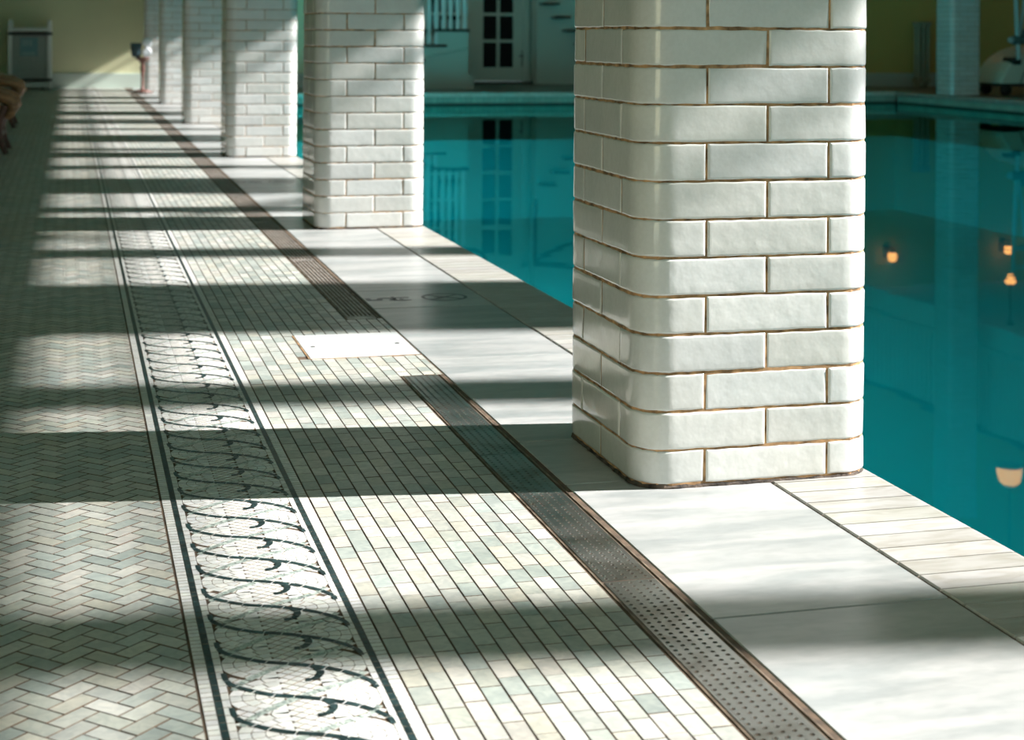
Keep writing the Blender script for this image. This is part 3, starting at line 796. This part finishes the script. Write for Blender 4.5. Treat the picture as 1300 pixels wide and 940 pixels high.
# mobile pool lift
def lift():
    OX,OY=11.95,19.25
    t=thing('pool_lift','pale mobile pool lift on black wheels, across the pool at the right edge','pool lift',(OX,OY,0))
    # domed shell: arched profile in XZ, swept in Y
    b=MB(); prof=[]
    A=[(-.40,.16),(-.385,.22),(-.33,.31),(-.25,.42),(-.15,.51),(-.02,.585),(.12,.63),(.28,.64),(.42,.60),(.55,.50),(.64,.36),(.68,.22),(.68,.16)]
    ys=[(-.34,.93),(-.32,.97),(-.22,1.0),(.22,1.0),(.32,.97),(.34,.93)]
    v=[]
    for y,s in ys:
        for x,z in A: v.append((.14+(x-.14)*s,y,.16+(z-.16)*s))
    n=len(A); f=[(k*n+i+1,k*n+i,k*n+n+i,k*n+n+i+1) for k in range(len(ys)-1) for i in range(n-1)]
    f+=[tuple(range(n)),tuple(reversed(range((len(ys)-1)*n,len(ys)*n)))]
    f+=[(k*n,k*n+n,k*n+2*n-1,k*n+n-1) for k in range(len(ys)-1)]
    b.faces(v,f,0,None,False); b.build('body_shell',M['shell'],t)
    b=MB(); b.tube([(-.10,-.345,.165),(-.05,-.35,.30),(.04,-.35,.45),(.12,-.35,.56)],.006,6); b.build('shell_seam',M['band'],t)
    for x,y in ((-.25,-.24),(-.25,.24),(.50,-.24),(.50,.24)):
        q=MB(); q.lathe([(0,-.03),(.06,-.03),(.075,-.02),(.075,.02),(.06,.03),(0,.03)],x,y,18,axis='y'); o=q.build('wheel',M['black'],t)
        for vv in o.data.vertices: vv.co.z+=.076
    b=MB(); b.box(-.35,-.28,.12,.62,.28,.165,0,None,.01); b.build('chassis',M['black'],t)
    b=MB(); b.box(-.225,-.37,.40,-.09,-.10,.50,0,None,.02); b.build('mast_socket',M['black'],t)
    b=MB(); b.tube([(-.155,-.39,.47),(-.175,-.39,.78),(-.20,-.39,1.25),(-.22,-.39,1.97)],[.030,.030,.028,.026],12); b.build('mast',M['liftpole'],t)
    b=MB(); b.tube([(-.13,-.36,.74),(-.06,-.36,1.25),(-.03,-.36,1.50)],[.022,.022,.020],12); b.build('actuator',M['liftpole'],t)
    b=MB(); b.lathe([(0,-.075),(.05,-.075),(.06,-.05),(.06,.05),(.05,.075),(0,.075)],-.175,-.385,16,axis='x'); o=b.build('pivot_joint',M['liftjoint'],t)
    for vv in o.data.vertices: vv.co.z+=.72
    b=MB(); b.lathe([(0,-.04),(.035,-.03),(.042,0),(.035,.03),(0,.04)],-.265,-.385,14,axis='x'); o=b.build('knob',M['liftpole'],t)
    for vv in o.data.vertices: vv.co.z+=.72
    b=MB(); b.box(-.10,-.46,.66,-.01,-.30,.86,0,None,.03); b.build('battery_box',M['liftjoint'],t)
    b=MB(); b.tube([(-.21,-.39,1.66),(.45,-.39,1.62)],.025,10); b.tube([(-.22,-.39,1.90),(.5,-.39,1.95)],.025,10); b.build('lifting_arm',M['liftpole'],t)
lift()

# lamps, seen in the water's reflection
def globe(loc,kind,label):
    t=thing('globe_lamp',label,'lamp',loc,0,'amber globe lamps across the pool')
    b=MB(); b.lathe([(.0,-.075)]+[(.075*math.sin(a),-.075*math.cos(a)) for a in [PI*k/12 for k in range(1,12)]]+[(0,.075)],0,0,24); b.build('glass_globe',M['lamp'],t)
    b=MB()
    if kind=='wall':
        b.box(-.05,.17,-.16,.05,.20,.04,0,None,.01); b.tube([(0,.18,-.10),(0,.08,-.13),(0,0,-.12),(0,0,-.07)],.014,8); b.lathe([(.0,-.10),(.05,-.09),(.045,-.06)],0,0,16)
    else:
        b.tube([(0,0,.07),(0,0,kind)],.010,8); b.lathe([(.0,.10),(.045,.09),(.04,.06)],0,0,16); b.lathe([(.05,kind-.03),(.05,kind),(0,kind)],0,0,16)
    b.build('bracket',M['darkwood'],t)
globe((11.98,22.55,2.25),'wall','amber globe lamp on the dark end wall, reflected left of the far pillar')
globe((13.95,22.55,2.22),'wall','amber globe wall lamp on the end wall, reflected behind the pool lift')
globe((12.0,19.35,2.16),.56,'amber globe lamp hanging under the gallery above the pool lift')
t=thing('pendant_lamp','amber dome pendant lamp hanging above the pool, seen reflected in the water','lamp',(9.0,14.5,3.25))
b=MB(); b.lathe([(.0,.12),(.06,.115),(.10,.08),(.12,.02),(.125,-.06)],0,0,24); b.build('lamp_shade',M['lamp'],t)
b=MB(); b.lathe([(.13,-.075),(.135,-.06),(.125,-.05)],0,0,24); b.lathe([(0,-.07),(.13,-.075)],0,0,24); b.build('shade_rim',M['darkwood'],t)
b=MB(); b.lathe([(.0,.17),(.03,.16),(.035,.12)],0,0,16); b.tube([(0,0,.15),(0,0,HALL-3.25)],.008,6); b.build('hanging_rod',M['darkwood'],t)

# tall trees outside, whose crowns break up the light from the clerestory
def tree(x,y,seed,ncl,label):
    rr=random.Random(seed); t=thing('garden_tree',label,'tree',(x,y,0),0,'trees outside the high windows')
    b=MB(); b.tube([(0,0,0),(.1,.05,5),(0,.1,10),(.1,0,14.5)],[.3,.24,.15,.04],10)
    for k in range(9):
        a=rr.uniform(0,2*PI); z=10+.5*k; l=rr.uniform(1.0,2.2); b.tube([(0,.05,z),(l*.5*math.cos(a),l*.5*math.sin(a),z+.5),(l*math.cos(a),l*math.sin(a),z+.8)],[.07,.045,.015],6)
    b.build('trunk',M['bark'],t)
    f=MB()
    for k in range(ncl):
        a=rr.uniform(0,2*PI); l=2.3*math.sqrt(rr.random()); c=Vector((l*math.cos(a),l*math.sin(a),rr.uniform(11.2,15.6)))
        for q in range(14):
            p=c+Vector((rr.gauss(0,.13),rr.gauss(0,.13),rr.gauss(0,.11))); u=Vector((rr.uniform(-1,1),rr.uniform(-1,1),rr.uniform(-1,1))).normalized(); w=u.orthogonal().normalized(); s_=rr.uniform(.05,.11)
            f.poly([p-u*s_*1.5,p-w*s_*.6,p+u*s_*1.5,p+w*s_*.6])
    f.build('foliage',M['leaf'],t)
tree(23.0,-3.1,1,9,'tall leafy tree outside the high windows, nearest of three')
tree(24.0,4.2,2,14,'tall leafy tree outside the high windows, middle of three')
tree(23.5,10.5,3,16,'tall leafy tree outside the high windows, farthest of three')

# ---------------------------------------------------------------- light
sc=bpy.context.scene
sun=bpy.data.lights.new('sun','SUN'); sun.energy=17.0; sun.angle=math.radians(.36); sun.color=(1,.97,.94)
so=bpy.data.objects.new('sun',sun); COL.objects.link(so)
d=Vector((-1,AZ,-EL)); so.rotation_euler=d.to_track_quat('-Z','Y').to_euler(); so.location=(20,0,12)
for y,e,dy in ((-1.0,22,.15),(2.5,25,.15),(6.0,24,.2),(9.0,46,.3),(12.0,80,.4),(14.5,70,1.2),(16.5,50,3),(18.0,34,2.2)):  # added fill lights below the surface to brighten the water, no real fixtures
    pl=bpy.data.lights.new('added_water_fill','AREA'); pl.shape='DISK'; pl.size=.28; pl.energy=e; pl.color=(.80,.97,1)
    po=bpy.data.objects.new('added_water_fill',pl); COL.objects.link(po); po.location=(EDGE+.03,y,-.55)
    po.rotation_euler=Vector((1,dy,-.04)).to_track_quat('-Z','Y').to_euler()
wd=bpy.data.worlds.new('world'); sc.world=wd; wd.use_nodes=True
bg=wd.node_tree.nodes['Background']; bg.inputs[0].default_value=(.66,.92,.88,1); bg.inputs[1].default_value=.41

# ---------------------------------------------------------------- camera
cam=bpy.data.cameras.new('camera'); co=bpy.data.objects.new('camera',cam); COL.objects.link(co); sc.camera=co
F=2100.; yaw=math.atan(562/2100)
cam.sensor_width=36; cam.lens=F/1300*36; cam.shift_y=-426.5/1300; cam.clip_start=.05; cam.clip_end=200
co.matrix_world=Matrix.Translation((0,0,.75))@Matrix.Rotation(-yaw,4,'Z')@Matrix.Rotation(PI/2,4,'X')@Matrix.Rotation(.007,4,'Z')
cam.dof.use_dof=True; cam.dof.focus_distance=2.75; cam.dof.aperture_fstop=8
sc.view_settings.view_transform='Standard'; sc.view_settings.look='None'; sc.view_settings.gamma=1
sc.view_settings.use_curve_mapping=False; sc.view_settings.exposure=0.0
